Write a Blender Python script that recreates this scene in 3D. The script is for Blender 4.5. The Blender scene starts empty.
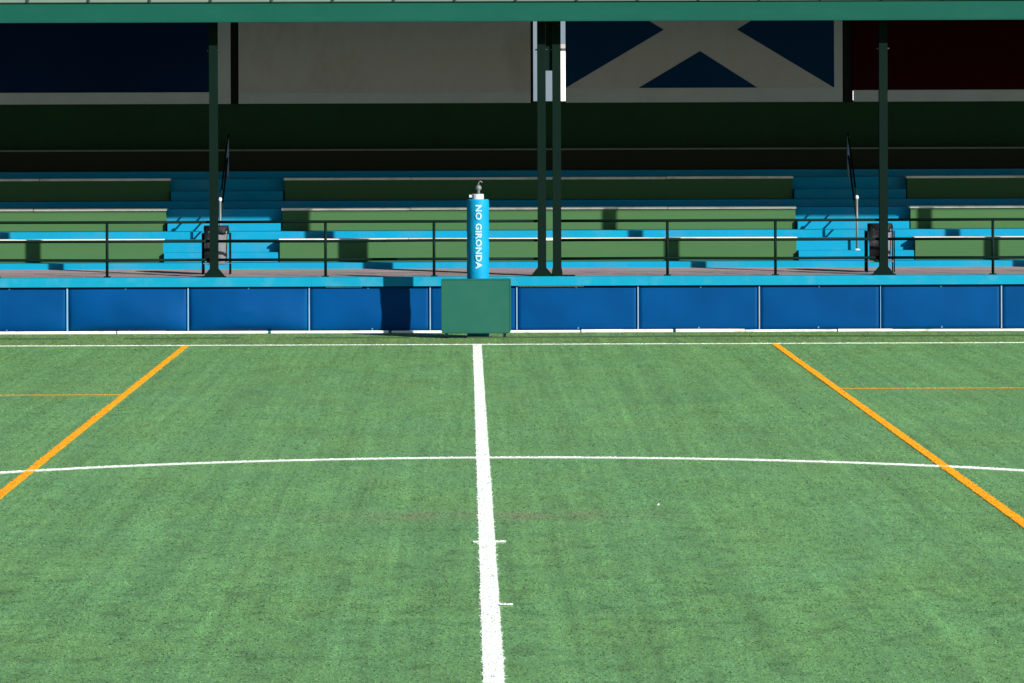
import bpy, bmesh, math, random
import numpy as np
from mathutils import Vector, Matrix

random.seed(7)
rng = np.random.default_rng(11)
S = bpy.context.scene
COL = S.collection

# ------------------------------------------------------------------ camera
F_PX, CAM_H, ROLL = 4330.0, 3.81, 0.0034
PX0, PY0 = 466.0, 121.0
cam_d = bpy.data.cameras.new('camera')
cam = bpy.data.objects.new('camera', cam_d)
COL.objects.link(cam)
cam_d.sensor_width = 36.0
cam_d.lens = 36.0 * F_PX / 1024.0
cam_d.shift_x = (512 - PX0) / 1024.0
cam_d.shift_y = -(341.5 - PY0) / 1024.0
cam_d.clip_start, cam_d.clip_end = 0.5, 4000
cam.location = (0, 0, CAM_H)
cam.rotation_euler = (math.pi / 2, ROLL, 0)
S.camera = cam

def wx(px, Y, py=121.0):
    """world X of an image column seen at depth Y"""
    return (px - ROLL * (py - PY0) - PX0) * Y / F_PX

def wz(py, Y, px=466.0):
    return CAM_H - (py + ROLL * (px - PX0) - PY0) * Y / F_PX

# ------------------------------------------------------------------ light
AZ, EL = math.radians(44.0), math.radians(23.9)
w = bpy.data.worlds.new('World'); S.world = w; w.use_nodes = True
nt = w.node_tree
bg = nt.nodes['Background']
sky = nt.nodes.new('ShaderNodeTexSky'); sky.sky_type = 'NISHITA'; sky.sun_disc = False
sky.sun_elevation = EL
sky.sun_rotation = math.radians(136.5)
sky.air_density = 1.0; sky.dust_density = 0.2; sky.ozone_density = 2.0
nt.links.new(sky.outputs[0], bg.inputs[0])
bg.inputs[1].default_value = 0.055
sd = bpy.data.lights.new('sun', 'SUN'); so = bpy.data.objects.new('sun', sd); COL.objects.link(so)
sd.energy = 5.0; sd.angle = math.radians(0.5); sd.color = (1.0, 0.97, 0.91)
d = Vector((-math.sin(AZ) * math.cos(EL), math.cos(AZ) * math.cos(EL), -math.sin(EL)))
so.rotation_euler = d.to_track_quat('-Z', 'Y').to_euler()
so.location = (40, 10, 40)
S.view_settings.view_transform = 'Standard'
S.view_settings.look = 'None'
S.view_settings.gamma = 1.0
S.view_settings.exposure = 1.0
S.cycles.max_bounces = 5
S.cycles.diffuse_bounces = 1

# ------------------------------------------------------------------ materials
def mat(name, col, rough=0.6, var=0.12, scale=2.0, stretch=(1, 1, 1), fine=0.06, bump=0.0, bscale=60,
        metal=0.0, spec=0.4, dirt=None, dirt_amt=0.0, dirt_scale=1.5):
    m = bpy.data.materials.new(name); m.use_nodes = True
    N, L = m.node_tree.nodes, m.node_tree.links
    b = N['Principled BSDF']
    b.inputs['Roughness'].default_value = rough
    b.inputs['Metallic'].default_value = metal
    b.inputs['Specular IOR Level'].default_value = spec
    tc = N.new('ShaderNodeTexCoord'); mp = N.new('ShaderNodeMapping')
    mp.inputs['Scale'].default_value = stretch
    L.new(tc.outputs['Object'], mp.inputs[0])
    n1 = N.new('ShaderNodeTexNoise'); n1.inputs['Scale'].default_value = scale; n1.inputs['Detail'].default_value = 6
    n2 = N.new('ShaderNodeTexNoise'); n2.inputs['Scale'].default_value = scale * 14; n2.inputs['Detail'].default_value = 3
    for n in (n1, n2): L.new(mp.outputs[0], n.inputs[0])
    a = N.new('ShaderNodeMath'); a.operation = 'MULTIPLY_ADD'
    a.inputs[1].default_value = var * 2; a.inputs[2].default_value = 1 - var
    L.new(n1.outputs[0], a.inputs[0])
    c = N.new('ShaderNodeMath'); c.operation = 'MULTIPLY_ADD'
    c.inputs[1].default_value = fine * 2; L.new(n2.outputs[0], c.inputs[0])
    c2 = N.new('ShaderNodeMath'); c2.operation = 'SUBTRACT'; c2.inputs[1].default_value = fine
    L.new(a.outputs[0], c2.inputs[0]); L.new(c2.outputs[0], c.inputs[2])
    vm = N.new('ShaderNodeVectorMath'); vm.operation = 'SCALE'
    vm.inputs[0].default_value = col; L.new(c.outputs[0], vm.inputs['Scale'])
    out = vm.outputs[0]
    if dirt:
        n3 = N.new('ShaderNodeTexNoise'); n3.inputs['Scale'].default_value = dirt_scale; n3.inputs['Detail'].default_value = 8
        n3.inputs['Roughness'].default_value = 0.65
        L.new(mp.outputs[0], n3.inputs[0])
        r = N.new('ShaderNodeMapRange'); r.inputs[1].default_value = 0.5; r.inputs[2].default_value = 0.72
        r.inputs[4].default_value = dirt_amt; L.new(n3.outputs[0], r.inputs[0])
        mx = N.new('ShaderNodeMix'); mx.data_type = 'RGBA'
        L.new(r.outputs[0], mx.inputs['Factor']); L.new(out, mx.inputs['A'])
        mx.inputs['B'].default_value = (*dirt, 1); out = mx.outputs['Result']
    L.new(out, b.inputs['Base Color'])
    if bump:
        nb = N.new('ShaderNodeTexNoise'); nb.inputs['Scale'].default_value = bscale; nb.inputs['Detail'].default_value = 4
        L.new(mp.outputs[0], nb.inputs[0])
        bp = N.new('ShaderNodeBump'); bp.inputs['Strength'].default_value = bump; bp.inputs['Distance'].default_value = 0.02
        L.new(nb.outputs[0], bp.inputs['Height']); L.new(bp.outputs[0], b.inputs['Normal'])
    return m

M = {}
M['sky_blue'] = mat('sky_blue_paint', (0.0015, 0.188, 0.318), 0.7, 0.14, 0.8, spec=0.08, dirt=(0.07, 0.17, 0.23), dirt_amt=0.45, dirt_scale=1.1, bump=0.25, bscale=40)
M['coping'] = mat('coping_paint', (0.002, 0.190, 0.300), 0.6, 0.10, 0.7, spec=0.08, dirt=(0.08, 0.22, 0.27), dirt_amt=0.35, dirt_scale=3)
M['vinyl'] = mat('blue_vinyl', (0.0, 0.039, 0.136), 0.5, 0.34, 1.0, fine=0.03, spec=0.04)
M['joint'] = mat('pale_joint_strip', (0.11, 0.27, 0.42), 0.6, 0.25, 3.0)
M['clip'] = mat('clip_blue', (0.04, 0.15, 0.28), 0.6)
M['joint_w'] = mat('white_joint_strip', (0.15, 0.24, 0.35), 0.6, 0.2, 3.0)
M['kerb'] = mat('white_kerb_paint', (0.70, 0.70, 0.66), 0.7, 0.10, 2.0, dirt=(0.22, 0.20, 0.12), dirt_amt=0.9, dirt_scale=2.2)
M['concrete'] = mat('walkway_concrete', (0.24, 0.190, 0.195), 0.9, 0.22, 0.7, fine=0.12, bump=0.4, dirt=(0.09, 0.07, 0.065), dirt_amt=0.5)
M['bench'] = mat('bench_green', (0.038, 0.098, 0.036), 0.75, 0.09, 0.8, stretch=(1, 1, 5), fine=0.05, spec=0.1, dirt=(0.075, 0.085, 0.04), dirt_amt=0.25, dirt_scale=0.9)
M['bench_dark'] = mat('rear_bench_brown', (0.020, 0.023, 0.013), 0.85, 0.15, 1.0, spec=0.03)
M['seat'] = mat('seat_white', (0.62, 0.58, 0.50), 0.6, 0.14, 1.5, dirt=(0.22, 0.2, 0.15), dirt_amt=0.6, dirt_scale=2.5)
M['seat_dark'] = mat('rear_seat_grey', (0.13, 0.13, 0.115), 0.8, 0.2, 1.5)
M['dgreen'] = mat('dark_green_steel', (0.0015, 0.0078, 0.0054), 0.7, 0.2, 2.0, spec=0.05)
M['rail'] = mat('dark_green_rail', (0.0012, 0.0085, 0.0062), 0.6, 0.2, 4.0, spec=0.07)
M['backwall'] = mat('back_wall_green', (0.0155, 0.039, 0.0185), 0.9, 0.15, 0.8, bump=0.2, spec=0.02)
M['fascia'] = mat('fascia_green', (0.0025, 0.056, 0.039), 0.7, 0.12, 0.7, stretch=(1, 1, 3), spec=0.1, dirt=(0.009, 0.063, 0.049), dirt_amt=0.45, dirt_scale=1.2)
M['gutter'] = mat('gutter_pale', (0.10, 0.140, 0.112), 0.6, 0.12, 1.2, dirt=(0.07, 0.10, 0.08), dirt_amt=0.4)
M['bolt'] = mat('bolt_dark', (0.02, 0.03, 0.03), 0.5)
M['roof'] = mat('roof_sheet', (0.02, 0.028, 0.025), 0.8, 0.2, 1.0)
M['b_blue'] = mat('board_navy', (0.0026, 0.0135, 0.048), 0.9, 0.2, 0.6, spec=0.02)
M['b_flag'] = mat('flag_blue', (0.0035, 0.026, 0.078), 0.9, 0.22, 0.6, spec=0.02)
M['b_white'] = mat('board_offwhite', (0.345, 0.325, 0.335), 0.9, 0.12, 0.9, stretch=(1, 1, 0.5), fine=0.05, dirt=(0.20, 0.175, 0.15), dirt_amt=0.6, dirt_scale=0.9)
M['b_grey'] = mat('board_grey_border', (0.34, 0.355, 0.375), 0.8, 0.14, 2.0, fine=0.08)
M['b_red'] = mat('board_maroon', (0.0210, 0.0020, 0.0018), 0.9, 0.2, 0.6, spec=0.02)
M['galv'] = mat('galvanised_tube', (0.11, 0.125, 0.125), 0.5, 0.2, 6.0)
M['bright'] = mat('bright_cap', (0.50, 0.53, 0.54), 0.3, 0.05, 4)
M['pad'] = mat('post_pad_blue', (0.0008, 0.190, 0.350), 0.55, 0.08, 2.0, spec=0.12, bump=0.3, bscale=8)
M['letter'] = mat('white_lettering', (0.27, 0.43, 0.51), 0.7, 0.08, 6)
M['white_post'] = mat('white_post_paint', (0.42, 0.43, 0.45), 0.5, 0.1, 5)
M['box'] = mat('green_case_paint', (0.009, 0.075, 0.052), 0.65, 0.10, 3.0, fine=0.06, spec=0.12, dirt=(0.018, 0.078, 0.054), dirt_amt=0.4, dirt_scale=3)
M['black'] = mat('black_rubber', (0.006, 0.006, 0.007), 0.7, 0.2, 6, spec=0.1)
M['bag_black'] = mat('black_bag_film', (0.006, 0.006, 0.008), 0.55, 0.3, 8, spec=0.12, bump=0.6, bscale=14)
M['bag_grey'] = mat('grey_bag_film', (0.095, 0.10, 0.108), 0.7, 0.25, 5, bump=0.9, bscale=9)
M['house'] = mat('white_render', (0.75, 0.74, 0.70), 0.8, 0.08, 0.5)
M['house_trim'] = mat('house_trim', (0.30, 0.28, 0.25), 0.8, 0.1, 0.5)
M['pale_block'] = mat('pale_blue_render', (0.105, 0.140, 0.170), 0.9, 0.08, 0.4)
M['glass'] = mat('window_dark', (0.02, 0.025, 0.03), 0.1, 0.1, 1.0)
M['scrap'] = mat('paper_scrap', (0.8, 0.8, 0.78), 0.7, 0.05, 9)

def turf_mat(name, base, blade=False):
    """artificial turf: patches, tufting rows along the pitch width and wear, all in metres on the ground"""
    m = bpy.data.materials.new(name); m.use_nodes = True
    N, L = m.node_tree.nodes, m.node_tree.links
    b = N['Principled BSDF']; b.inputs['Roughness'].default_value = 0.6
    b.inputs['Specular IOR Level'].default_value = 0.15
    geo = N.new('ShaderNodeNewGeometry')
    def noise(sc, scale, detail=4, rough=0.55):
        mp = N.new('ShaderNodeMapping'); mp.inputs['Scale'].default_value = sc
        L.new(geo.outputs['Position'], mp.inputs[0])
        n = N.new('ShaderNodeTexNoise'); n.inputs['Scale'].default_value = scale
        n.inputs['Detail'].default_value = detail; n.inputs['Roughness'].default_value = rough
        L.new(mp.outputs[0], n.inputs[0]); return n.outputs[0]
    def ramp(src, a, c, lo, hi):
        r = N.new('ShaderNodeMapRange'); r.inputs[1].default_value = a; r.inputs[2].default_value = c
        r.inputs[3].default_value = lo; r.inputs[4].default_value = hi
        L.new(src, r.inputs[0]); return r.outputs[0]
    def mul(x, y):
        k = N.new('ShaderNodeMath'); k.operation = 'MULTIPLY'; L.new(x, k.inputs[0]); L.new(y, k.inputs[1]); return k.outputs[0]
    patch = ramp(noise((1.0, 0.4, 0), 1.2, 6, 0.62), 0.3, 0.7, 0.89, 1.09)
    mid = ramp(noise((1.0, 0.25, 0), 6.0, 5, 0.65), 0.3, 0.7, 0.92, 1.07)
    rows = ramp(noise((1.0, 0.012, 0), 3.5, 5, 0.7), 0.3, 0.7, 0.85, 1.13)
    fine_rows = ramp(noise((1.0, 0.010, 0), 13.0, 2, 0.5), 0.3, 0.7, 0.92, 1.08)
    f = mul(mul(mul(patch, mid), rows), fine_rows)
    # trodden, darker wisps in the middle of the pitch, thinning out towards the far touchline
    sp = N.new('ShaderNodeSeparateXYZ'); L.new(geo.outputs['Position'], sp.inputs[0])
    amt = ramp(sp.outputs['Y'], 34.0, 50.0, 1.0, 0.15)
    wn = ramp(noise((1.0, 0.55, 0), 3.4, 7, 0.66), 0.50, 0.68, 0.0, 0.34)
    one = N.new('ShaderNodeMath'); one.operation = 'SUBTRACT'; one.inputs[0].default_value = 1.0
    L.new(mul(amt, wn), one.inputs[1]); f = mul(f, one.outputs[0])
    if blade:
        at = N.new('ShaderNodeAttribute'); at.attribute_name = 'tone'
        f = mul(f, at.outputs['Fac'])
    vm = N.new('ShaderNodeVectorMath'); vm.operation = 'SCALE'
    vm.inputs[0].default_value = base; L.new(f, vm.inputs['Scale'])
    # hue drift between bluish and yellowish green
    hue = ramp(noise((1, 0.4, 0), 0.9, 4), 0.35, 0.65, 0.0, 1.0)
    mx = N.new('ShaderNodeMix'); mx.data_type = 'RGBA'; mx.blend_type = 'MULTIPLY'; mx.inputs['Factor'].default_value = 1.0
    tint = N.new('ShaderNodeMix'); tint.data_type = 'RGBA'; L.new(hue, tint.inputs['Factor'])
    tint.inputs['A'].default_value = (0.97, 1.0, 1.04, 1); tint.inputs['B'].default_value = (1.05, 1.0, 0.93, 1)
    L.new(vm.outputs[0], mx.inputs['A']); L.new(tint.outputs['Result'], mx.inputs['B'])
    # worn brownish streak across the middle of the pitch
    sep = N.new('ShaderNodeSeparateXYZ'); L.new(geo.outputs['Position'], sep.inputs[0])
    def bandf(sock, c, h):
        s1 = N.new('ShaderNodeMath'); s1.operation = 'SUBTRACT'; s1.inputs[1].default_value = c; L.new(sock, s1.inputs[0])
        ab = N.new('ShaderNodeMath'); ab.operation = 'ABSOLUTE'; L.new(s1.outputs[0], ab.inputs[0])
        return ramp(ab.outputs[0], h * 0.3, h, 1.0, 0.0)
    wear = mul(mul(bandf(sep.outputs['Y'], 41.75, 0.75), bandf(sep.outputs['X'], 0.2, 2.2)),
               ramp(noise((1, 0.5, 0), 3.0, 5, 0.6), 0.38, 0.62, 0.05, 0.75))
    mw = N.new('ShaderNodeMix'); mw.data_type = 'RGBA'; L.new(wear, mw.inputs['Factor'])
    L.new(mx.outputs['Result'], mw.inputs['A']); mw.inputs['B'].default_value = (base[1] * 0.66, base[1] * 0.72, base[1] * 0.40, 1)
    L.new(mw.outputs['Result'], b.inputs['Base Color'])
    if blade: pile_shader(m)
    return m

def pile_shader(m, scale=0.35, through=1.05):
    # thin plastic fibres standing mostly upright: soft pile normal, and light passes through them
    N, L = m.node_tree.nodes, m.node_tree.links
    b, out = N['Principled BSDF'], N['Material Output']
    geo = N.new('ShaderNodeNewGeometry')
    sc1 = N.new('ShaderNodeVectorMath'); sc1.operation = 'SCALE'; sc1.inputs['Scale'].default_value = scale
    L.new(geo.outputs['Normal'], sc1.inputs[0])
    ad = N.new('ShaderNodeVectorMath'); ad.operation = 'ADD'; ad.inputs[1].default_value = (0, 0, 1.0)
    L.new(sc1.outputs[0], ad.inputs[0])
    nn = N.new('ShaderNodeVectorMath'); nn.operation = 'NORMALIZE'; L.new(ad.outputs[0], nn.inputs[0])
    L.new(nn.outputs[0], b.inputs['Normal'])
    tr = N.new('ShaderNodeBsdfTranslucent')
    src = b.inputs['Base Color'].links[0].from_socket
    v = N.new('ShaderNodeVectorMath'); v.operation = 'SCALE'; v.inputs['Scale'].default_value = through
    L.new(src, v.inputs[0]); L.new(v.outputs[0], tr.inputs['Color'])
    a = N.new('ShaderNodeAddShader'); L.new(b.outputs[0], a.inputs[0]); L.new(tr.outputs[0], a.inputs[1])
    L.new(a.outputs[0], out.inputs['Surface'])

TURF = (0.114, 0.240, 0.090)
M['turf'] = turf_mat('turf_backing', tuple(c * 0.97 for c in TURF))
M['blade'] = turf_mat('turf_blade', TURF, True)
M['verge'] = turf_mat('verge_backing', (0.105, 0.19, 0.062))
M['verge_blade'] = turf_mat('verge_blade', (0.125, 0.225, 0.075), True)
def line_mat(name, col):
    m = mat(name, col, 0.7, 0.10, 4.0, fine=0.10, spec=0.1); pile_shader(m, 0.25, 1.0); return m
M['line_w'] = line_mat('white_fibre', (0.62, 0.62, 0.60))
M['line_o'] = line_mat('orange_fibre', (0.68, 0.295, 0.010))
M['seam'] = mat('dark_seam', (0.020, 0.055, 0.016), 0.8)
M['earth'] = mat('earth_ground', (0.16, 0.15, 0.12), 0.9, 0.2, 0.2)

# ------------------------------------------------------------------ mesh helpers
def obj(name, bm, m, parent=None, smooth=False, bevel=0.0):
    me = bpy.data.meshes.new(name)
    bmesh.ops.recalc_face_normals(bm, faces=bm.faces)
    if bevel:
        es = [e for e in bm.edges if len(e.link_faces) == 2 and e.calc_face_angle(0) > 0.6]
        bmesh.ops.bevel(bm, geom=es, offset=bevel, segments=2, affect='EDGES', clamp_overlap=True)
    bm.to_mesh(me); bm.free()
    for p in me.polygons: p.use_smooth = smooth
    ms = m if isinstance(m, (list, tuple)) else [m]
    for x in ms: me.materials.append(M[x])
    o = bpy.data.objects.new(name, me); COL.objects.link(o)
    if parent: o.parent = parent; o.matrix_parent_inverse = Matrix.Translation(-Vector(parent.location))
    return o

def box(bm, x0, x1, y0, y1, z0, z1):
    vs = [bm.verts.new((x, y, z)) for x in (x0, x1) for y in (y0, y1) for z in (z0, z1)]
    for f in ((0, 1, 3, 2), (4, 6, 7, 5), (0, 4, 5, 1), (2, 3, 7, 6), (0, 2, 6, 4), (1, 5, 7, 3)):
        bm.faces.new([vs[i] for i in f])
    return bm

def B(*a):
    bm = bmesh.new(); box(bm, *a); return bm

def tube(bm, pts, r, n=10, caps=True):
    pts = [Vector(p) for p in pts]; rings = []
    for i, p in enumerate(pts):
        if i == 0: t = pts[1] - p
        elif i == len(pts) - 1: t = p - pts[i - 1]
        else: t = (pts[i + 1] - pts[i - 1])
        t.normalize()
        up = Vector((0, 0, 1)) if abs(t.z) < 0.95 else Vector((0, 1, 0))
        a = t.cross(up).normalized(); b = t.cross(a)
        rr = r[i] if isinstance(r, (list, tuple)) else r
        rings.append([bm.verts.new(p + (a * math.cos(2 * math.pi * k / n) + b * math.sin(2 * math.pi * k / n)) * rr) for k in range(n)])
    for i in range(len(rings) - 1):
        for k in range(n):
            bm.faces.new((rings[i][k], rings[i][(k + 1) % n], rings[i + 1][(k + 1) % n], rings[i + 1][k]))
    if caps:
        bm.faces.new(rings[0]); bm.faces.new(rings[-1][::-1])
    return bm

def prism(bm, poly, axis, a, b):
    """polygon extruded along an axis: poly in the two other axes (in xyz order)"""
    def P(p, t):
        l = list(p); l.insert(axis, t); return l
    v0 = [bm.verts.new(P(p, a)) for p in poly]; v1 = [bm.verts.new(P(p, b)) for p in poly]
    n = len(poly)
    bm.faces.new(v0); bm.faces.new(v1[::-1])
    for i in range(n):
        bm.faces.new((v0[i], v0[(i + 1) % n], v1[(i + 1) % n], v1[i]))
    return bm

def lathe(bm, prof, c, n=20):
    rings = [[bm.verts.new((c[0] + r * math.cos(2 * math.pi * k / n), c[1] + r * math.sin(2 * math.pi * k / n), z)) for k in range(n)] for r, z in prof]
    for i in range(len(rings) - 1):
        for k in range(n):
            bm.faces.new((rings[i][k], rings[i][(k + 1) % n], rings[i + 1][(k + 1) % n], rings[i + 1][k]))
    bm.faces.new(rings[0]); bm.faces.new(rings[-1][::-1])
    return bm

def thing(name, label, cat, loc=(0, 0, 0), group=None):
    o = bpy.data.objects.new(name, None); COL.objects.link(o)
    o.location = loc; o['label'] = label; o['category'] = cat
    o.empty_display_size = 0.3
    if group: o['group'] = group
    return o

def tag(o, label=None, cat=None, group=None, kind=None):
    if label: o['label'] = label
    if cat: o['category'] = cat
    if group: o['group'] = group
    if kind: o['kind'] = kind
    return o

def copy_tree(o, dx, parent=None):
    c = o.copy(); COL.objects.link(c)
    if parent is None:
        c.location.x += dx
    else:
        c.parent = parent; c.matrix_parent_inverse = o.matrix_parent_inverse.copy()
    for ch in [k for k in bpy.data.objects if k.parent == o]: copy_tree(ch, 0, c)
    return c

# ------------------------------------------------------------------ ground, pitch and painted lines
def sheet(name, x0, x1, y0, y1, z, m):
    bm = bmesh.new()
    bm.faces.new([bm.verts.new(p) for p in ((x0, y0, z), (x1, y0, z), (x1, y1, z), (x0, y1, z))])
    return obj(name, bm, m)
YT = 73.75                                     # touchline
HX = 0.177                                     # halfway line
tag(sheet('ground', -1500, 1500, -800, 2500, -0.02, 'earth'), 'earth ground around the stand', 'ground', kind='structure')
tag(sheet('pitch', -52, 52, 3.0, YT + 0.2, 0.0, 'turf'), 'green artificial turf pitch', 'pitch', kind='structure')
tag(sheet('turf_verge', -52, 52, YT + 0.2, 78.3, 0.0, 'verge'), 'yellower turf strip between touchline and wall', 'ground', kind='structure')

ORX = (-4.775, 5.235); OY = 61.0
RAD = 8.8
CY = 48.95 - RAD
LINES = [  # name, label, material, kind of shape
    ('halfway_line', 'white halfway line running towards the stand', 'line_w', ('rect', HX - 0.072, HX + 0.072, 5.0, YT + 0.12)),
    ('touchline', 'thin white touchline in front of the blue wall', 'line_w', ('rect', -50, 50, YT - 0.11, YT + 0.11)),
    ('curved_line', 'white curved line crossing the halfway line', 'line_w', ('ring', HX + 0.2, CY, RAD - 0.11, RAD + 0.11)),
    ('side_line', 'orange line on the left of the pitch', 'line_o', ('rect', ORX[0] - 0.053, ORX[0] + 0.053, 8.0, YT - 0.13)),
    ('side_line', 'orange line on the right of the pitch', 'line_o', ('rect', ORX[1] - 0.053, ORX[1] + 0.053, 8.0, YT - 0.13)),
    ('cross_line', 'faint orange cross line at left', 'line_o', ('rect', -40, ORX[0] - 0.053, 60.35 - 0.06, 60.35 + 0.06)),
    ('cross_line', 'faint orange cross line at right', 'line_o', ('rect', ORX[1] + 0.053, 40, 61.2 - 0.045, 61.2 + 0.045)),
    ('tick_mark', 'short white dash crossing the halfway line', 'line_w', ('rect', 0.055, 0.345, 39.02, 39.17)),
    ('tick_mark', 'short white dash right of the halfway line', 'line_w', ('rect', 0.252, 0.355, 33.96, 34.06)),
]
def inside(shape, X, Y, grow=0.0):
    if shape[0] == 'rect':
        return (X > shape[1] - grow) & (X < shape[2] + grow) & (Y > shape[3] - grow) & (Y < shape[4] + grow)
    R = np.hypot(X - shape[1], Y - shape[2])
    return (R > shape[3] - grow) & (R < shape[4] + grow) & (Y > shape[2] + 1.0)

def blades(X, Y, h, wdt, tone, Z0=0.0):
    """one tapered leaning fibre per root: arrays for a triangle mesh"""
    n = len(X)
    ang = rng.uniform(0, 2 * math.pi, n)
    la = rng.uniform(0, 2 * math.pi, n); lean = rng.uniform(0.006, 0.026, n)
    V = np.empty((n, 3, 3), np.float32)
    dx, dy = np.cos(ang) * wdt / 2, np.sin(ang) * wdt / 2
    V[:, 0] = np.stack([X - dx, Y - dy, np.full(n, Z0)], 1)
    V[:, 1] = np.stack([X + dx, Y + dy, np.full(n, Z0)], 1)
    V[:, 2] = np.stack([X + np.cos(la) * lean, Y + np.sin(la) * lean, Z0 + h], 1)
    return V.reshape(-1, 3), np.repeat(tone.astype(np.float32), 3)

def tri_object(name, V, m, tone=None, quads=None):
    me = bpy.data.meshes.new(name)
    n = len(V); me.vertices.add(n); me.vertices.foreach_set('co', np.ascontiguousarray(V, np.float32).ravel())
    nt_ = n // 3
    me.loops.add(n); me.loops.foreach_set('vertex_index', np.arange(n, dtype=np.int32))
    me.polygons.add(nt_); me.polygons.foreach_set('loop_start', np.arange(0, n, 3, dtype=np.int32))
    me.polygons.foreach_set('loop_total', np.full(nt_, 3, np.int32))
    if tone is not None:
        at = me.attributes.new('tone', 'FLOAT', 'POINT'); at.data.foreach_set('value', tone)
    me.update(calc_edges=True); me.validate()
    me.materials.append(M[m])
    o = bpy.data.objects.new(name, me); COL.objects.link(o); return o

def roots(y0, y1, per_m2, margin=0.5):
    """random roots over the part of the pitch the photograph can show (plus a step to either side)"""
    ext = 480 / F_PX * 1.0, 560 / F_PX
    area_w = (ext[0] + ext[1]) * y1 + 2 * margin
    n = int(per_m2 * area_w * (y1 - y0))
    X = rng.uniform(-ext[0] * y1 - margin, ext[1] * y1 + margin, n); Y = rng.uniform(y0, y1, n)
    k = (X > -ext[0] * Y - margin) & (X < ext[1] * Y + margin)
    return X[k], Y[k]

allX, allY = [], []
for y0, y1, den in ((27.5, 36, 2000), (36, 46, 1300), (46, 58, 800), (58, 78, 400)):
    X, Y = roots(y0, y1, den); allX.append(X); allY.append(Y)
X = np.concatenate(allX); Y = np.concatenate(allY)
keep = Y < 77.85
X, Y = X[keep], Y[keep]
# a little raggedness where green fibres meet the lines
jx = X + rng.normal(0, 0.006, len(X)); jy = Y + rng.normal(0, 0.01, len(X))
onl = np.zeros(len(X), bool)
for nm, lb, mt, sh in LINES: onl |= inside(sh, jx, jy)
gx, gy = X[~onl], Y[~onl]
def make_grass(name, X, Y, m):
    n = len(X)
    far = np.clip((Y - 28) / 48, 0, 1)
    h = rng.uniform(0.003, 0.009, n); wd = rng.uniform(0.010, 0.020, n) * (1 + 0.9 * far)
    tone = rng.normal(1.0, 0.06, n).clip(0.6, 1.5)
    V, t = blades(X, Y, h, wd, tone)
    return tri_object(name, V, m, t)
pk = gy < YT
tag(make_grass('turf_fibres', gx[pk], gy[pk], 'blade'), 'green plastic turf fibres covering the pitch', 'turf', kind='stuff')
tag(make_grass('verge_fibres', gx[~pk], gy[~pk], 'verge_blade'), 'yellowish turf fibres along the foot of the blue wall', 'turf', kind='stuff')

for li, (nm, lb, mt, sh) in enumerate(LINES):
    bm = bmesh.new(); zl = 0.004 + 0.0012 * li
    if sh[0] == 'rect':
        x0, x1, y0, y1 = sh[1:]
        bm.faces.new([bm.verts.new(p) for p in ((x0, y0, zl), (x1, y0, zl), (x1, y1, zl), (x0, y1, zl))])
    else:
        _, cx, cy, r0, r1 = sh; n = 160
        a = [[bm.verts.new((cx + r * math.cos(math.pi * k / n), cy + r * math.sin(math.pi * k / n), zl)) for k in range(n + 1)] for r in (r0, r1)]
        for k in range(n): bm.faces.new((a[0][k], a[1][k], a[1][k + 1], a[0][k + 1]))
    # fibres dyed the line's colour stand on the same strip
    den = 1
    m_ = onl & inside(sh, jx, jy)
    for other in LINES:
        if other[3] is sh: break
        m_ &= ~inside(other[3], jx, jy)
    lx, ly = X[m_], Y[m_]
    if mt == 'line_w' or mt == 'line_o':   # denser pile on the painted lines
        lx = np.concatenate([lx, lx + rng.normal(0, 0.012, len(lx)), lx + rng.normal(0, 0.012, len(lx))]); ly = np.tile(ly, 3) + rng.normal(0, 0.01, len(ly) * 3)
        k = inside(sh, lx, ly, 0.008); lx, ly = lx[k], ly[k]
    n = len(lx)
    far = np.clip((ly - 28) / 48, 0, 1)
    V, t = blades(lx, ly, rng.uniform(0.003, 0.009, n), rng.uniform(0.010, 0.018, n) * (1 + .6 * far), np.ones(n), zl - 0.001)
    for i in range(n):
        bm.faces.new([bm.verts.new(V[3 * i + k]) for k in range(3)])
    me = bpy.data.meshes.new(nm); bm.to_mesh(me); bm.free(); me.materials.append(M[mt])
    o = bpy.data.objects.new(nm, me); COL.objects.link(o)
    tag(o, lb, 'pitch line', kind='structure')

# dark seam of the verge
bm = bmesh.new()
pts = [(-40 + i * 1.0, 75.95 + 0.05 * math.sin(i * 0.9)) for i in range(81)]
for i in range(80):
    (xa, ya), (xb, yb) = pts[i], pts[i + 1]
    wa = 0.20 if xa > 2 else 0.12
    if xa < 1.0 and i % 3 == 0: continue
    box(bm, xa, xb, ya, ya + wa, 0.0, 0.022)
tag(obj('verge_seam', bm, 'seam'), 'dark seam along the turf beside the touchline', 'seam', kind='structure')

for x, y, s in ((658.5, 507, 0.007),):
    Yg = CAM_H * F_PX / (y + ROLL * (x - PX0) - PY0)
    bm = bmesh.new(); Xg = wx(x, Yg, y)
    prism(bm, [(Xg - s, Yg - s), (Xg + s * .8, Yg - s * .6), (Xg + s, Yg + s), (Xg - s * .4, Yg + s * .7)], 2, 0.018, 0.03 + s * 0.3)
    nm = {658.5: 'small white paper scrap lying on the turf right of the halfway line'}[x]
    tag(obj('paper_scrap', bm, 'scrap'), nm, 'litter')

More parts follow.
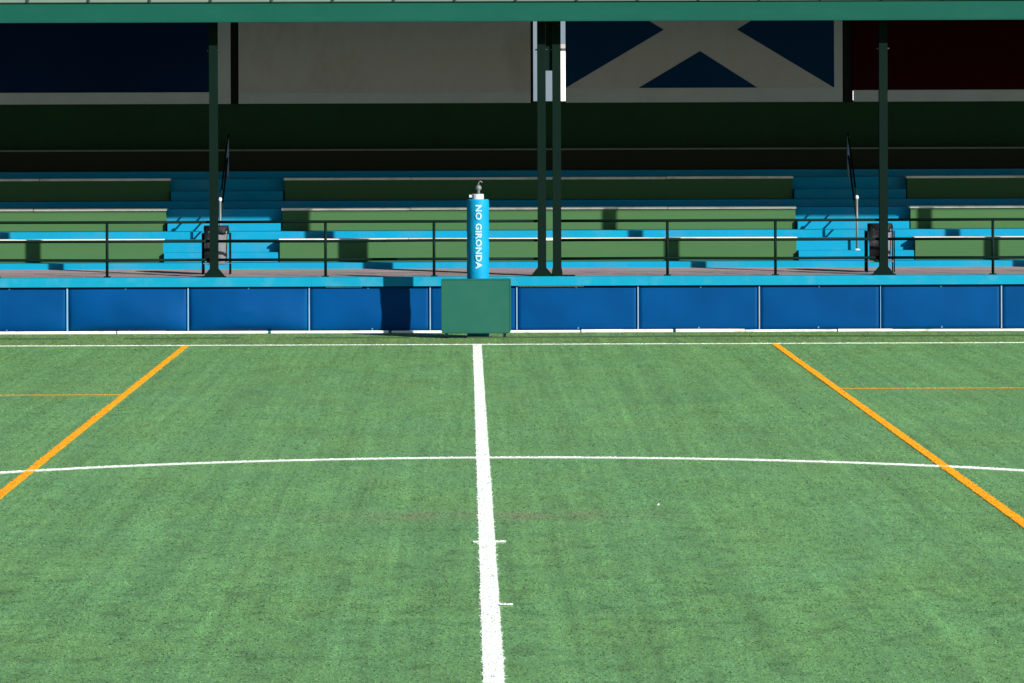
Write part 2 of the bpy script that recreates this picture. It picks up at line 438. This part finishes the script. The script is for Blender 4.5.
# ------------------------------------------------------------------ grandstand
YW = 78.0
XL, XR = -24.0, 27.0
ZW = 1.007
R1, TREAD, STEP = 81.5, 1.18, 1.18 / 3
BY = [82.0 + TREAD * i for i in range(4)]                # front of each row of benches
LV = lambda n: 1.15 + 0.187 * (n - 1)                    # stair levels: 1 = foot ledge of the first row
stand = thing('grandstand', 'covered grandstand with blue steps, green roof edge and dark back wall', 'grandstand', (0, YW, 0))
obj('retaining_wall', B(XL, XR, YW, YW + 0.3, 0.0, 0.84), 'coping', stand)
cop = bmesh.new()
xs = [XL]
while xs[-1] < XR: xs.append(xs[-1] + 3.03)
for a, b in zip(xs[:-1], xs[1:]): box(cop, a + 0.0008, b - 0.0008, YW - 0.10, YW + 0.34, 0.842, ZW)
obj('coping', cop, 'coping', stand)
kb = bmesh.new(); x = XL
while x < XR:
    l = random.uniform(0.7, 2.6); dz = random.uniform(-0.012, 0.006)
    box(kb, x, x + l - random.choice((0, 0, 0.02, 0.05)), YW - 0.09, YW - 0.002, 0.0, 0.046 + dz); x += l
obj('base_strip', kb, 'kerb', stand, bevel=0.006)
# walkway (drains slightly to the front)
bm = bmesh.new()
prism(bm, [(YW + 0.34, 0.5), (R1 + 0.1, 0.5), (R1 + 0.1, ZW + 0.030), (YW + 0.34, ZW - 0.002)], 0, XL, XR)
tag(obj('walkway', bm, 'concrete'), 'grey brown concrete walkway behind the green railing', 'walkway', kind='structure')
# terrace profile, swept along the stand
prof = [(R1, 0.9), (R1, LV(1)), (BY[0] + 0.22, LV(1))]
for i in range(3):
    z = LV(3 * i + 3) + 0.045                            # seat level floor behind row i
    prof += [(BY[i] + 0.22, z), (BY[i + 1] - 0.5, z), (BY[i + 1] - 0.5, LV(3 * i + 4)), (BY[i + 1] + 0.22, LV(3 * i + 4))]
prof += [(BY[3] + 0.22, 3.22), (86.3, 3.22), (86.3, 0.9)]
bm = bmesh.new(); prism(bm, prof, 0, XL, XR)
obj('terrace', bm, 'sky_blue', stand)
AISLE = [[[wx(q, BY[i], py) for q in row[2 * j:2 * j + 2]] for j in (0, 1)] for i, (row, py) in enumerate((((163.5, 278.5, 797.5, 914), 250), ((167, 281.3, 796.5, 909.3), 220), ((170.8, 283.6, 793.5, 906), 190)))]
for j in (0, 1):
    bm = bmesh.new()
    for n in range(2, 10):
        if n in (4, 7): continue
        y0 = R1 + STEP * (n - 1)
        y1 = BY[(n - 1) // 3] + 0.6
        a, b = AISLE[(n - 1) // 3][j]
        box(bm, a + 0.01, b - 0.01, y0, y1, LV(n) - 0.19, LV(n))
    obj('stairway', bm, 'sky_blue', stand, bevel=0.008)
# back wall and roof
obj('back_wall', B(XL, XR, 86.2, 86.4, 3.22, wz(101.4, 86.2)), 'backwall', stand)
obj('lower_rear_wall', B(XL, XR, 86.31, 86.45, 0.0, 3.2), 'backwall', stand)
YF = 77.5
ZF0, ZF1 = wz(21.5, YF), wz(1.6, YF)
roof = bmesh.new()
prism(roof, [(YF + 0.1, ZF1 - 0.05), (88.2, 7.05), (88.2, 7.15), (YF + 0.1, ZF1 + 0.05)], 0, XL, XR)
roof = obj('roof', roof, 'roof', stand)
bm = bmesh.new()
box(bm, XL, XR, YF, YF + 0.07, ZF0 + 0.02, ZF1)
box(bm, XL, XR, YF - 0.012, YF + 0.10, ZF0, ZF0 + 0.022)       # folded lower lip
obj('fascia', bm, 'fascia', roof, bevel=0.004)
bm = bmesh.new()
box(bm, XL, XR, YF - 0.05, YF + 0.12, ZF1 + 0.002, ZF1 + 0.16)
obj('gutter', bm, 'gutter', roof, bevel=0.01)
for k in range(-8, 18):
    xb = wx(28.5, YF) + 1.092 * k
    if not (-9 < xb < 12): continue
    b_ = bmesh.new(); box(b_, xb - 0.022, xb + 0.022, YF - 0.075, YF - 0.045, ZF1 + 0.022, ZF1 + 0.09)
    obj('bolt', b_, 'bolt', roof)
# rafters under the sheet
for xr in (-16.65, -10.6, -4.55, 1.50, 7.54, 13.59, 19.6):
    bm = bmesh.new()
    prism(bm, [(78.0, 5.72), (87.6, 6.75), (87.6, 6.98), (78.0, 5.95)], 0, xr - 0.08, xr + 0.08)
    obj('rafter', bm, 'dgreen', roof)

# painted boards hung along the open back, above the dark wall
YB = 86.0
ZB0 = wz(103.0, YB)
ZT = 6.75
zband = wz(92.0, YB)
def X_(px): return wx(px, YB, 60)
def board(name, label, cat): return thing(name, label, cat, (0, YB, ZB0))
b = board('painted_board', 'navy blue board with grey border under the roof at left', 'board')
obj('panel', B(XL, X_(217.5), YB, YB + 0.06, zband, ZT), 'b_blue', b)
bm = bmesh.new(); box(bm, XL, X_(217.5), YB - 0.006, YB + 0.05, ZB0, zband + 0.012); box(bm, X_(217.5) - .01, X_(230.5), YB - 0.010, YB + 0.045, ZB0 - .001, ZT - .01)
obj('border', bm, 'b_grey', b)
b = board('painted_board', 'plain off-white board between the left column and the twin columns', 'board')
obj('panel', B(X_(238.5), X_(530.5), YB, YB + 0.06, wz(93, YB), ZT), 'b_white', b)
obj('border', B(X_(238.5), X_(530.5), YB - 0.006, YB + 0.05, ZB0, wz(93, YB) + 0.012), 'b_grey', b)
b = board('flag_board', 'blue board with white diagonal cross flag under the roof', 'flag board')
fx0, fx1 = X_(565.5), X_(834.5); fzb = wz(88.0, YB, 700); fzc = wz(29.5, YB, 700); fzt = 2 * fzc - fzb
fcx = X_(700)
# white ground, blue triangles as thin painted sheets cut to the cross
obj('cross', B(fx0, fx1, YB, YB + 0.06, fzb, fzt), 'b_white', b)
for tri in ([(fx0, wz(88, YB, 566)), (X_(664), fzc), (fx0, 2 * fzc - wz(88, YB, 566))],
            [(fx1, wz(88, YB, 834)), (fx1, 2 * fzc - wz(88, YB, 834)), (X_(737), fzc)],
            [(X_(638), fzb + .002), (X_(757.5), fzb + .002), (fcx, wz(51, YB, 700))],
            [(X_(638), fzt - .002), (fcx, 2 * fzc - wz(51, YB, 700)), (X_(757.5), fzt - .002)]):
    bm = bmesh.new(); prism(bm, tri, 1, YB - 0.005, YB + 0.001); obj('field', bm, 'b_flag', b)
bm = bmesh.new(); box(bm, fx0, X_(842.5), YB - 0.008, YB + 0.05, ZB0, fzb + 0.004)
box(bm, fx1 - 0.008, X_(842.5) - .001, YB - 0.011, YB + 0.045, ZB0 - .001, fzt)
obj('border', bm, 'b_grey', b)
b = board('painted_board', 'dark maroon board with grey border under the roof at right', 'board')
obj('panel', B(X_(852.5), XR, YB, YB + 0.06, wz(90.6, YB, 900), ZT), 'b_red', b)
obj('border', B(X_(853.5), XR, YB - 0.006, YB + 0.05, ZB0, wz(90.6, YB, 900) + 0.012), 'b_grey', b)
for px0, px1, lb in ((230.2, 239, 'black upright between the navy board and the off-white board'),
                     (842, 853, 'black upright between the flag board and the maroon board'),
                     (529.8, 533.3, 'thin black upright at the right end of the off-white board')):
    tag(obj('board_post', B(X_(px0) , X_(px1), YB + 0.064, YB + 0.18, ZB0, ZT + 0.1), 'black'), lb, 'post', group='uprights between the painted boards')

# benches
def bench(x0, x1, i, label):
    z0 = LV(3 * i + 1) + 0.004; top = LV(3 * i + 3) + 0.065; y = BY[i]
    t = thing('bench', label, 'bench', ((x0 + x1) / 2, y, z0), group='green benches on the blue terrace')
    bm = bmesh.new(); box(bm, x0 + 0.02, x1 - 0.02, y, y + 0.212, z0, top - 0.047)
    obj('front_panel', bm, 'bench', t, bevel=0.006)
    bm = bmesh.new(); L_ = x1 - x0; n = max(1, round(L_ / 2.45))
    for k in range(n):
        g = 0.004
        dz = random.uniform(-0.003, 0.003)
        box(bm, x0 + L_ * k / n + g, x0 + L_ * (k + 1) / n - g, y - 0.03, y + 0.40, top - 0.045 + dz, top + dz)
    obj('seat', bm, 'seat', t, bevel=0.006)
rows = ('front', 'second', 'third')
for i in range(3):
    bench(-16.0, AISLE[i][0][0], i, ('front row bench at far left, its white seat and green front in sun',
                                   'second row bench at far left, a sunlit green strip left of the left stairs',
                                   'third row bench at far left, all in shade left of the left stairs')[i])
    bench(AISLE[i][0][1], AISLE[i][1][0], i, ('long front row bench between the two stairs, green front in sun',
                                          'long second row bench between the two stairs, behind the top railing bar',
                                          'long third row bench between the two stairs, all in dark shade')[i])
    bench(AISLE[i][1][1], 18.5, i, ('front row bench at far right, green front with a narrow column shadow',
                                  'second row bench at far right, sunlit right of the right stairs',
                                  'third row bench at far right, all in shade right of the right stairs')[i])
zt = wz(148.8, BY[3])
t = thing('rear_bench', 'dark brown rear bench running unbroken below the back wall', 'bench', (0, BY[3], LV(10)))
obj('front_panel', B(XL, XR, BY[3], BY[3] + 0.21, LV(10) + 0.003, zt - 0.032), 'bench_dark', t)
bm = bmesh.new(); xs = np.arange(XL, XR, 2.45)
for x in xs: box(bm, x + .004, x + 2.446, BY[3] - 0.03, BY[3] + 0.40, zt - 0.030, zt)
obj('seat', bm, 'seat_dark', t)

# ------------------------------------------------------------------ columns
YC = 78.22
ZR = 5.86
def column(x, label, flare=0.19, extra=False):
    t = thing('column', label, 'column', (x, YC, ZW), group='dark green steel columns carrying the roof')
    bm = bmesh.new(); hw = 0.076
    box(bm, x - hw, x + hw, YC - 0.075, YC - 0.062, ZW, ZR)       # H section: two flanges and a web
    box(bm, x - hw, x + hw, YC + 0.062, YC + 0.075, ZW, ZR + 0.01)
    box(bm, x - 0.006, x + 0.006, YC - 0.062, YC + 0.062, ZW, ZR)
    obj('shaft', bm, 'dgreen', t)
    bm = bmesh.new(); prism(bm, [(x - flare, ZW + .014), (x + flare, ZW + .014), (x + hw + .006, ZW + .145), (x - hw - .006, ZW + .145)], 1, YC - 0.090, YC - 0.076)
    prism(bm, [(x - flare, ZW + .014), (x + flare, ZW + .014), (x + hw + .006, ZW + .145), (x - hw - .006, ZW + .145)], 1, YC + 0.076, YC + 0.088)
    obj('gusset', bm, 'dgreen', t)
    bm = bmesh.new(); box(bm, x - flare - .02, x + flare + (0.22 if extra else .02), YC - 0.15, YC + 0.15, ZW + .0005, ZW + .016)
    obj('base_plate', bm, 'dgreen', t)
    zc = wz(50, YC)
    for s in (-1, 1):
        bm = bmesh.new(); tube(bm, [(x + s * (hw + .002), YC - .03, zc), (x + s * (hw + .035), YC - .03, zc)], 0.014, 8)
        obj('bolt', bm, 'bolt', t)
    return t
CX = {k: wx(p, YC, 200) for k, p in (('l', 213.9), ('a', 541.8), ('b', 556.9), ('r', 883.4))}
column(CX['l'], 'dark green steel column in front of the left stairs')
ca = column(CX['a'], 'left one of the twin dark green columns near the middle')
column(CX['b'], 'right one of the twin dark green columns near the middle', 0.10, True)
column(CX['r'], 'dark green steel column in front of the right stairs')
column(13.59, 'dark green steel column beyond the right end of the view')
obj('connecting_plate', B(CX['a'] + 0.078, CX['b'] - 0.078, YC - 0.02, YC + 0.02, wz(71, YC), ZR), 'dgreen', ca)

# ------------------------------------------------------------------ railing, one bay between two columns
def railing(x0, x1, posts, label):
    y = YC + 0.02
    t = thing('railing', label, 'railing', ((x0 + x1) / 2, y, ZW), group='green tube railings along the walkway')
    for z in (wz(221.2, y), wz(240.4, y), wz(259.0, y)):
        sag = random.uniform(-0.006, 0.006)
        bm = bmesh.new(); tube(bm, [(x0, y, z), ((x0 * 2 + x1) / 3, y, z + sag), ((x0 + x1 * 2) / 3, y, z - sag), (x1, y, z)], 0.027, 10)
        obj('rail', bm, 'rail', t, smooth=True)
    for px in posts:
        bm = bmesh.new(); tube(bm, [(px, y, ZW), (px, y, wz(221.2, y) - .02)], 0.026, 10); o = obj('post', bm, 'rail', t, smooth=True)
        bm = bmesh.new(); box(bm, px - 0.06, px + 0.06, y - 0.06, y + 0.06, ZW + .0005, ZW + .014); obj('foot_plate', bm, 'rail', o)
hw = 0.078
P = lambda p: wx(p, YC, 250)
railing(-10.6, CX['l'] - hw, [P(-3), P(107)], 'green tube railing bay at far left, before the left column')
railing(CX['l'] + hw, CX['a'] - hw, [P(325.5), P(434)], 'green tube railing bay between left column and twin columns')
railing(CX['b'] + hw, CX['r'] - hw, [P(667.5), P(775.5)], 'green tube railing bay between twin columns and right column')
railing(CX['r'] + hw, 13.51, [P(993), P(1101)], 'green tube railing bay at far right, past the right column')

# ------------------------------------------------------------------ stair handrails
def handrail(xl, xu, label):
    yl, yu = 82.08, 84.85
    zl0, zu0 = LV(2), LV(9); zl1, zu1 = zl0 + 0.99, zu0 + 0.84
    t = thing('handrail', label, 'handrail', (xl, yl, zl0), group='stair handrails')
    bm = bmesh.new(); tube(bm, [(xl, yl, zl0), (xl, yl, zl1)], 0.021, 10); p = obj('post', bm, 'galv', t, smooth=True)
    bm = bmesh.new(); lathe(bm, [(0.012, zl1 - .03), (0.028, zl1 - .015), (0.034, zl1 + .012), (0.026, zl1 + .04), (0.01, zl1 + .052)], (xl, yl)); obj('cap', bm, 'bright', p, smooth=True)
    bm = bmesh.new(); lathe(bm, [(0.06, zl0 + .001), (0.06, zl0 + .012), (0.03, zl0 + .03)], (xl, yl), 12); obj('foot', bm, 'bright', p)
    bm = bmesh.new(); tube(bm, [(xu, yu, zu0), (xu, yu, zu1)], 0.026, 10); p = obj('post', bm, 'joint_w', t, smooth=True)
    bm = bmesh.new(); lathe(bm, [(0.06, zu0 + .001), (0.06, zu0 + .012), (0.03, zu0 + .03)], (xu, yu), 12); obj('foot', bm, 'bright', p)
    for k in (0.0, 0.42):
        bm = bmesh.new()
        tube(bm, [(xl, yl, zl1 - k - .01), (xu, yu, zu1 - k * .9 - .005), (xu + .012, yu + .25, zu1 - k * .9 + .07)], 0.018, 10)
        obj('rail', bm, 'rail', t, smooth=True)
handrail(wx(857, 82.08, 230), wx(848.3, 84.85, 150), 'thin stair handrail with bright cap on the right stairs')
handrail(wx(220.3, 82.08, 230), wx(227.6, 84.85, 150), 'thin stair handrail with bright cap half hidden by the left column')

# ------------------------------------------------------------------ blue panels on the wall
joints = [-53.5, 67.5, 188.3, 309.3, 430.2, 516.8, 638, 759.2, 880.3, 1001.2, 1122.5]
ZP0, ZP1 = 0.050, 0.838
plabel = ['blue panel at the left edge of the frame, darker towards its bottom',
          'second blue panel from the left, bulging with dark lower edge',
          'third blue panel from the left, below the left column',
          'blue panel left of the green case, crossed by the post shadow',
          'narrow blue panel mostly hidden behind the green case',
          'blue panel right of the green case with pale trim along its top',
          'blue panel second to the right of the green case',
          'blue panel third to the right of the green case, with faint right joint',
          'blue panel below and right of the right column',
          'blue panel at the right edge of the frame']
bul = [0.5, 1.0, 1.0, 0.35, 0.1, 0.12, 0.12, 0.2, 0.15, 0.1]
for k in range(len(joints) - 1):
    x0, x1 = wx(joints[k], YW, 300), wx(joints[k + 1], YW, 300)
    t = thing('wall_panel', plabel[k], 'panel', ((x0 + x1) / 2, YW - 0.02, ZP0), group='blue vinyl panels along the wall')
    bm = bmesh.new(); nx, nz = 28, 14; grid = []
    amp = 0.115 * bul[k]; ph = random.uniform(0, 6)
    for j in range(nz + 1):
        row = []
        for i in range(nx + 1):
            u, v = i / nx, j / nz
            # slack vinyl: bellies out at two thirds height, tucks in at the foot
            s = (math.sin(math.pi * u) ** 0.6) * (math.sin(math.pi * v ** 0.55))
            wr = 0.010 * bul[k] * math.sin(7 * u + ph + 2 * v) * math.sin(math.pi * v) + 0.004 * bul[k] * math.sin(19 * u + 3 * v + ph)
            row.append(bm.verts.new((x0 + 0.012 + (x1 - x0 - 0.024) * u, YW - 0.022 - max(0, min(0.11, amp * s + wr * s)), ZP0 + (ZP1 - ZP0) * v)))
        grid.append(row)
    for j in range(nz):
        for i in range(nx): bm.faces.new((grid[j][i], grid[j][i + 1], grid[j + 1][i + 1], grid[j + 1][i]))
    back = [bm.verts.new((p.co.x, YW - 0.004, p.co.z)) for p in (grid[0][0], grid[0][-1], grid[-1][-1], grid[-1][0])]
    edge = [grid[0][i] for i in range(nx + 1)]
    bm.faces.new([back[1], back[0]] + edge); bm.faces.new([back[3], back[2]] + [grid[-1][i] for i in range(nx, -1, -1)])
    bm.faces.new([back[0], back[3]] + [grid[j][0] for j in range(nz, -1, -1)]); bm.faces.new([back[2], back[1]] + [grid[j][-1] for j in range(nz + 1)])
    obj('sheet', bm, 'vinyl', t, smooth=True)
    wj = {7: 0.005, 0: 0.014}.get(k, 0.011)
    bm = bmesh.new(); box(bm, x1 - wj, x1 + wj, YW - 0.050, YW - 0.003, ZP0, ZP1 - .004)
    obj('joint_strip', bm, 'joint' if k in (0, 1, 2, 7) else 'joint_w', t)
    if k in (3, 5):
        ends = {5: (x0 + 0.03, x0 + (x1 - x0) * .55), 3: (x0 + 0.3, x0 + 0.95)}[k]
        bm = bmesh.new(); box(bm, ends[0], ends[1], YW - 0.055, YW - 0.024, ZP1 - 0.020, ZP1 - .002); obj('top_trim', bm, 'white_post', t)
    for zc in (ZP1 - 0.03, ZP0 + 0.02):
        xm = (x0 + x1) / 2 + random.uniform(-.05, .05)
        bm = bmesh.new(); box(bm, xm - .014, xm + .014, YW - 0.040, YW - 0.02, zc - .012, zc + .02); obj('clip', bm, 'clip', t)

# ------------------------------------------------------------------ padded post and green case
PXC, PYC, PR = wx(478, 76.42, 260), 76.42, 0.196
zt_ = wz(199.2, PYC)
t = thing('padded_post', 'blue padded post with white lettering and metal fitting on top', 'post', (PXC, PYC, 0))
bm = bmesh.new()
prof = [(PR * .97, 0.0), (PR, 0.03)]
for k in range(1, 24): prof.append((PR + 0.004 * math.sin(k * 1.7), 0.03 + (zt_ - 0.07) * k / 24))
prof += [(PR, zt_ - 0.03), (PR * .97, zt_ - .008), (PR * .90, zt_)]
lathe(bm, prof, (PXC, PYC), 32)
pad = obj('pad', bm, 'pad', t, smooth=True)
# lettering, read from the top down, wrapped on the pad
cu = bpy.data.curves.new('lettering', 'FONT'); cu.body = 'NO GIRONDA'; cu.size = 1.0; cu.offset = 0.035
cu.resolution_u = 2; cu.extrude = 0.0; cu.space_character = 1.06
tmp = bpy.data.objects.new('lettering_tmp', cu); COL.objects.link(tmp)
dg = bpy.context.evaluated_depsgraph_get()
me0 = bpy.data.meshes.new_from_object(tmp.evaluated_get(dg))
bpy.data.objects.remove(tmp)
bm = bmesh.new(); bm.from_mesh(me0)
xs = [v.co.x for v in bm.verts]; ys = [v.co.y for v in bm.verts]
zA, zB = wz(205.0, PYC - PR), wz(269.0, PYC - PR)
span = zA - zB; cap = 6.2 * PYC / F_PX
for v in bm.verts:
    z = zA - (v.co.x - min(xs)) / (max(xs) - min(xs)) * span
    dx = ((v.co.y - min(ys)) / (max(ys) - min(ys)) - 0.5) * cap + 0.012
    a = dx / PR
    v.co = Vector((PXC + (PR + .012) * math.sin(a), PYC - (PR + .012) * math.cos(a), z))
obj('lettering', bm, 'letter', pad)
bm = bmesh.new(); lathe(bm, [(0.105, zt_ - .02), (0.105, wz(194.3, PYC)), (0.095, wz(194.0, PYC))], (PXC + .0, PYC), 20); box(bm, PXC - .15, PXC - .09, PYC - .04, PYC + .04, zt_ + .03, wz(194.8, PYC))
obj('post_top', bm, 'white_post', t)
fx = PXC + 0.012
bm = bmesh.new(); lathe(bm, [(0.028, wz(194.5, PYC)), (0.026, wz(191, PYC)), (0.03, wz(190.3, PYC)), (0.052, wz(189.2, PYC)), (0.056, wz(187.6, PYC)), (0.04, wz(185.8, PYC)), (0.018, wz(185, PYC))], (fx, PYC), 16)
obj('fitting', bm, 'galv', t, smooth=True)
bm = bmesh.new(); zc = wz(185, PYC)
tube(bm, [(fx, PYC, zc - .01), (fx, PYC, zc + .03), (fx + .012, PYC, zc + .055), (fx + .035, PYC, zc + .066), (fx + .055, PYC, zc + .056), (fx + .06, PYC, zc + .036)], 0.012, 8)
obj('hook', bm, 'galv', t, smooth=True)

YG = 75.90
gx0, gx1 = wx(441.2, YG, 300), wx(511.0, YG, 300)
gz0, gz1 = wz(333.6, YG), wz(279.2, YG)
t = thing('green_case', 'green boxy case on small castors standing before the padded post', 'case', ((gx0 + gx1) / 2, YG, 0))
bm = bmesh.new(); c = 0.035
prism(bm, [(gx0, gz0 + c), (gx0 + c, gz0), (gx1 - c, gz0), (gx1, gz0 + c), (gx1, gz1), (gx0, gz1)], 1, YG, YG + 0.27)
obj('body', bm, 'box', t, bevel=0.012)
bm = bmesh.new()
for a in ((gx0 + .004, gx0 + .020, gz0 + .05, gz1 - .004), (gx1 - .020, gx1 - .004, gz0 + .05, gz1 - .004)):
    box(bm, a[0], a[1], YG - 0.006, YG + .01, a[2], a[3])
box(bm, gx0 + .022, gx1 - .022, YG - 0.006, YG + .01, gz1 - .020, gz1 - .004)
obj('edge_trim', bm, 'box', t)
for px in (446.8, 504.6):
    for yy in (YG + .05, YG + .22):
        xc = wx(px, yy, 336)
        bm = bmesh.new(); tube(bm, [(xc - .022, yy, .042), (xc + .022, yy, .042)], 0.042, 14); o = obj('castor', bm, 'black', t)
        bm = bmesh.new(); box(bm, xc - .026, xc + .026, yy - .018, yy + .018, .05, gz0 + .01); obj('fork', bm, 'black', o)

# ------------------------------------------------------------------ bag bins behind the columns
def bag_bin(x0, x1, label):
    y = 79.35
    xc, hw_ = (x0 + x1) / 2, (x1 - x0) / 2
    t = thing('bag_bin', label, 'bin', (xc, y, ZW), group='bag bins behind the columns')
    z_top = wz(224.8, y); z_bot = wz(263.5, y); z_leg = wz(232, y)
    for k, (sx, sy) in enumerate(((-1, -1), (1, -1), (-1, 1), (1, 1))):
        px, py_ = xc + sx * hw_, y + sy * 0.16
        bm = bmesh.new(); tube(bm, [(px, py_, ZW + .012), (px, py_, z_leg)], 0.012 if sx > 0 else 0.018, 8)
        obj('leg', bm, 'dgreen', t, smooth=True)
    bm = bmesh.new()
    zz = z_bot + .02
    for sy in (-1, 1): tube(bm, [(xc - hw_, y + sy * .16, zz), (xc + hw_, y + sy * .16, zz)], .012, 8)
    for sx in (-1, 1): tube(bm, [(xc + sx * hw_, y - .16, zz), (xc + sx * hw_, y + .16, zz)], .012, 8)
    obj('lower_hoop', bm, 'galv', t)
    def sack(z0, z1, w0, w1, wob, nz=10, n=28):
        bm = bmesh.new(); rings = []
        for j in range(nz + 1):
            v = j / nz; rr = w0 + (w1 - w0) * v
            ring = []
            for k in range(n):
                a = 2 * math.pi * k / n
                q = 1 + wob * math.sin(5 * a + 3 * v + x0) + wob * .7 * math.sin(9 * a - 5 * v)
                ex = abs(math.cos(a)) ** .6 * (1 if math.cos(a) > 0 else -1); ey = abs(math.sin(a)) ** .6 * (1 if math.sin(a) > 0 else -1)
                ring.append(bm.verts.new((xc + ex * rr * q, y + ey * rr * .8 * q, z0 + (z1 - z0) * v)))
            rings.append(ring)
        for j in range(nz):
            for k in range(n): bm.faces.new((rings[j][k], rings[j][(k + 1) % n], rings[j + 1][(k + 1) % n], rings[j + 1][k]))
        bm.faces.new(rings[0]); bm.faces.new(rings[-1][::-1])
        return bm
    obj('sack', sack(z_bot, z_top - .1, hw_ * .72, hw_ * .86, .05), 'bag_grey', t, smooth=True)
    obj('rim', sack(z_top - .15, z_top, hw_ * .93, hw_ * .90, .04, 4), 'bag_black', t, smooth=True)
    # dark flap of the liner hanging down the left half
    bm = bmesh.new(); n = 8
    cols = []
    for i in range(n + 1):
        u = i / n; x = xc - hw_ * .86 + hw_ * .95 * u
        yo = y - hw_ * .86 - .02 - .02 * math.sin(u * 6)
        cols.append([bm.verts.new((x, yo + dy, z)) for dy in (0, .012) for z in (z_bot + .05 + .05 * math.sin(u * 5), z_top - .12)])
    for i in range(n):
        a, b_ = cols[i], cols[i + 1]
        for p, q in ((0, 1), (2, 3), (0, 2), (1, 3)): bm.faces.new((a[p], a[q], b_[q], b_[p]))
    obj('liner_flap', bm, 'bag_black', t, smooth=True)
bag_bin(wx(203.2, 79.35, 250), wx(230.2, 79.35, 250), 'bag bin with black rim hidden behind the left column')
bag_bin(wx(866.2, 79.35, 250), wx(893.4, 79.35, 250), 'bag bin with black rim hidden behind the right column')

# ------------------------------------------------------------------ white house seen through the slot
Yh = 120.0
hx0 = wx(558.5, Yh); hx1 = hx0 + 9
hz = wz(48.5, Yh, 562)
t = thing('white_building', 'sunlit white building seen through the slot beside the twin columns', 'building', (hx0, Yh, 0))
wl = obj('wall', B(hx0, hx1, Yh, Yh + 8, -0.02, hz), 'house', t)
for i in range(3):
    xw = hx0 + 1.6 + i * 2.6
    f = obj('window', B(xw, xw + 1.1, Yh - .04, Yh + .02, 3.4, 4.9), 'house_trim', t)
    obj('pane', B(xw + .08, xw + 1.02, Yh - .06, Yh - .03, 3.48, 4.82), 'glass', f)
obj('roof_edge', B(hx0 - .0, hx1 + .2, Yh - .12, Yh + 8.1, hz + .002, hz + .12), 'house_trim', t)

Yg = 150.0
gx = wx(470, Yg)
gz = wz(-60, Yg)
t = thing('pale_building', 'taller pale grey blue building glimpsed through the slot left of the twin columns', 'building', (gx, Yg, 0))
obj('wall', B(gx, gx + 14, Yg, Yg + 10, -0.02, gz), 'pale_block', t)
obj('roof_edge', B(gx - .1, gx + 14.1, Yg - .15, Yg + 10.1, gz + .002, gz + .2), 'house_trim', t)
for i in range(5):
    for j in range(2):
        xw = gx + 5.2 + i * 1.7; zw_ = 1.0 + j * 3.0
        f = obj('window', B(xw, xw + .9, Yg - .04, Yg + .02, zw_, zw_ + 1.3), 'house_trim', t)
        obj('pane', B(xw + .07, xw + .83, Yg - .06, Yg - .03, zw_ + .07, zw_ + 1.23), 'glass', f)
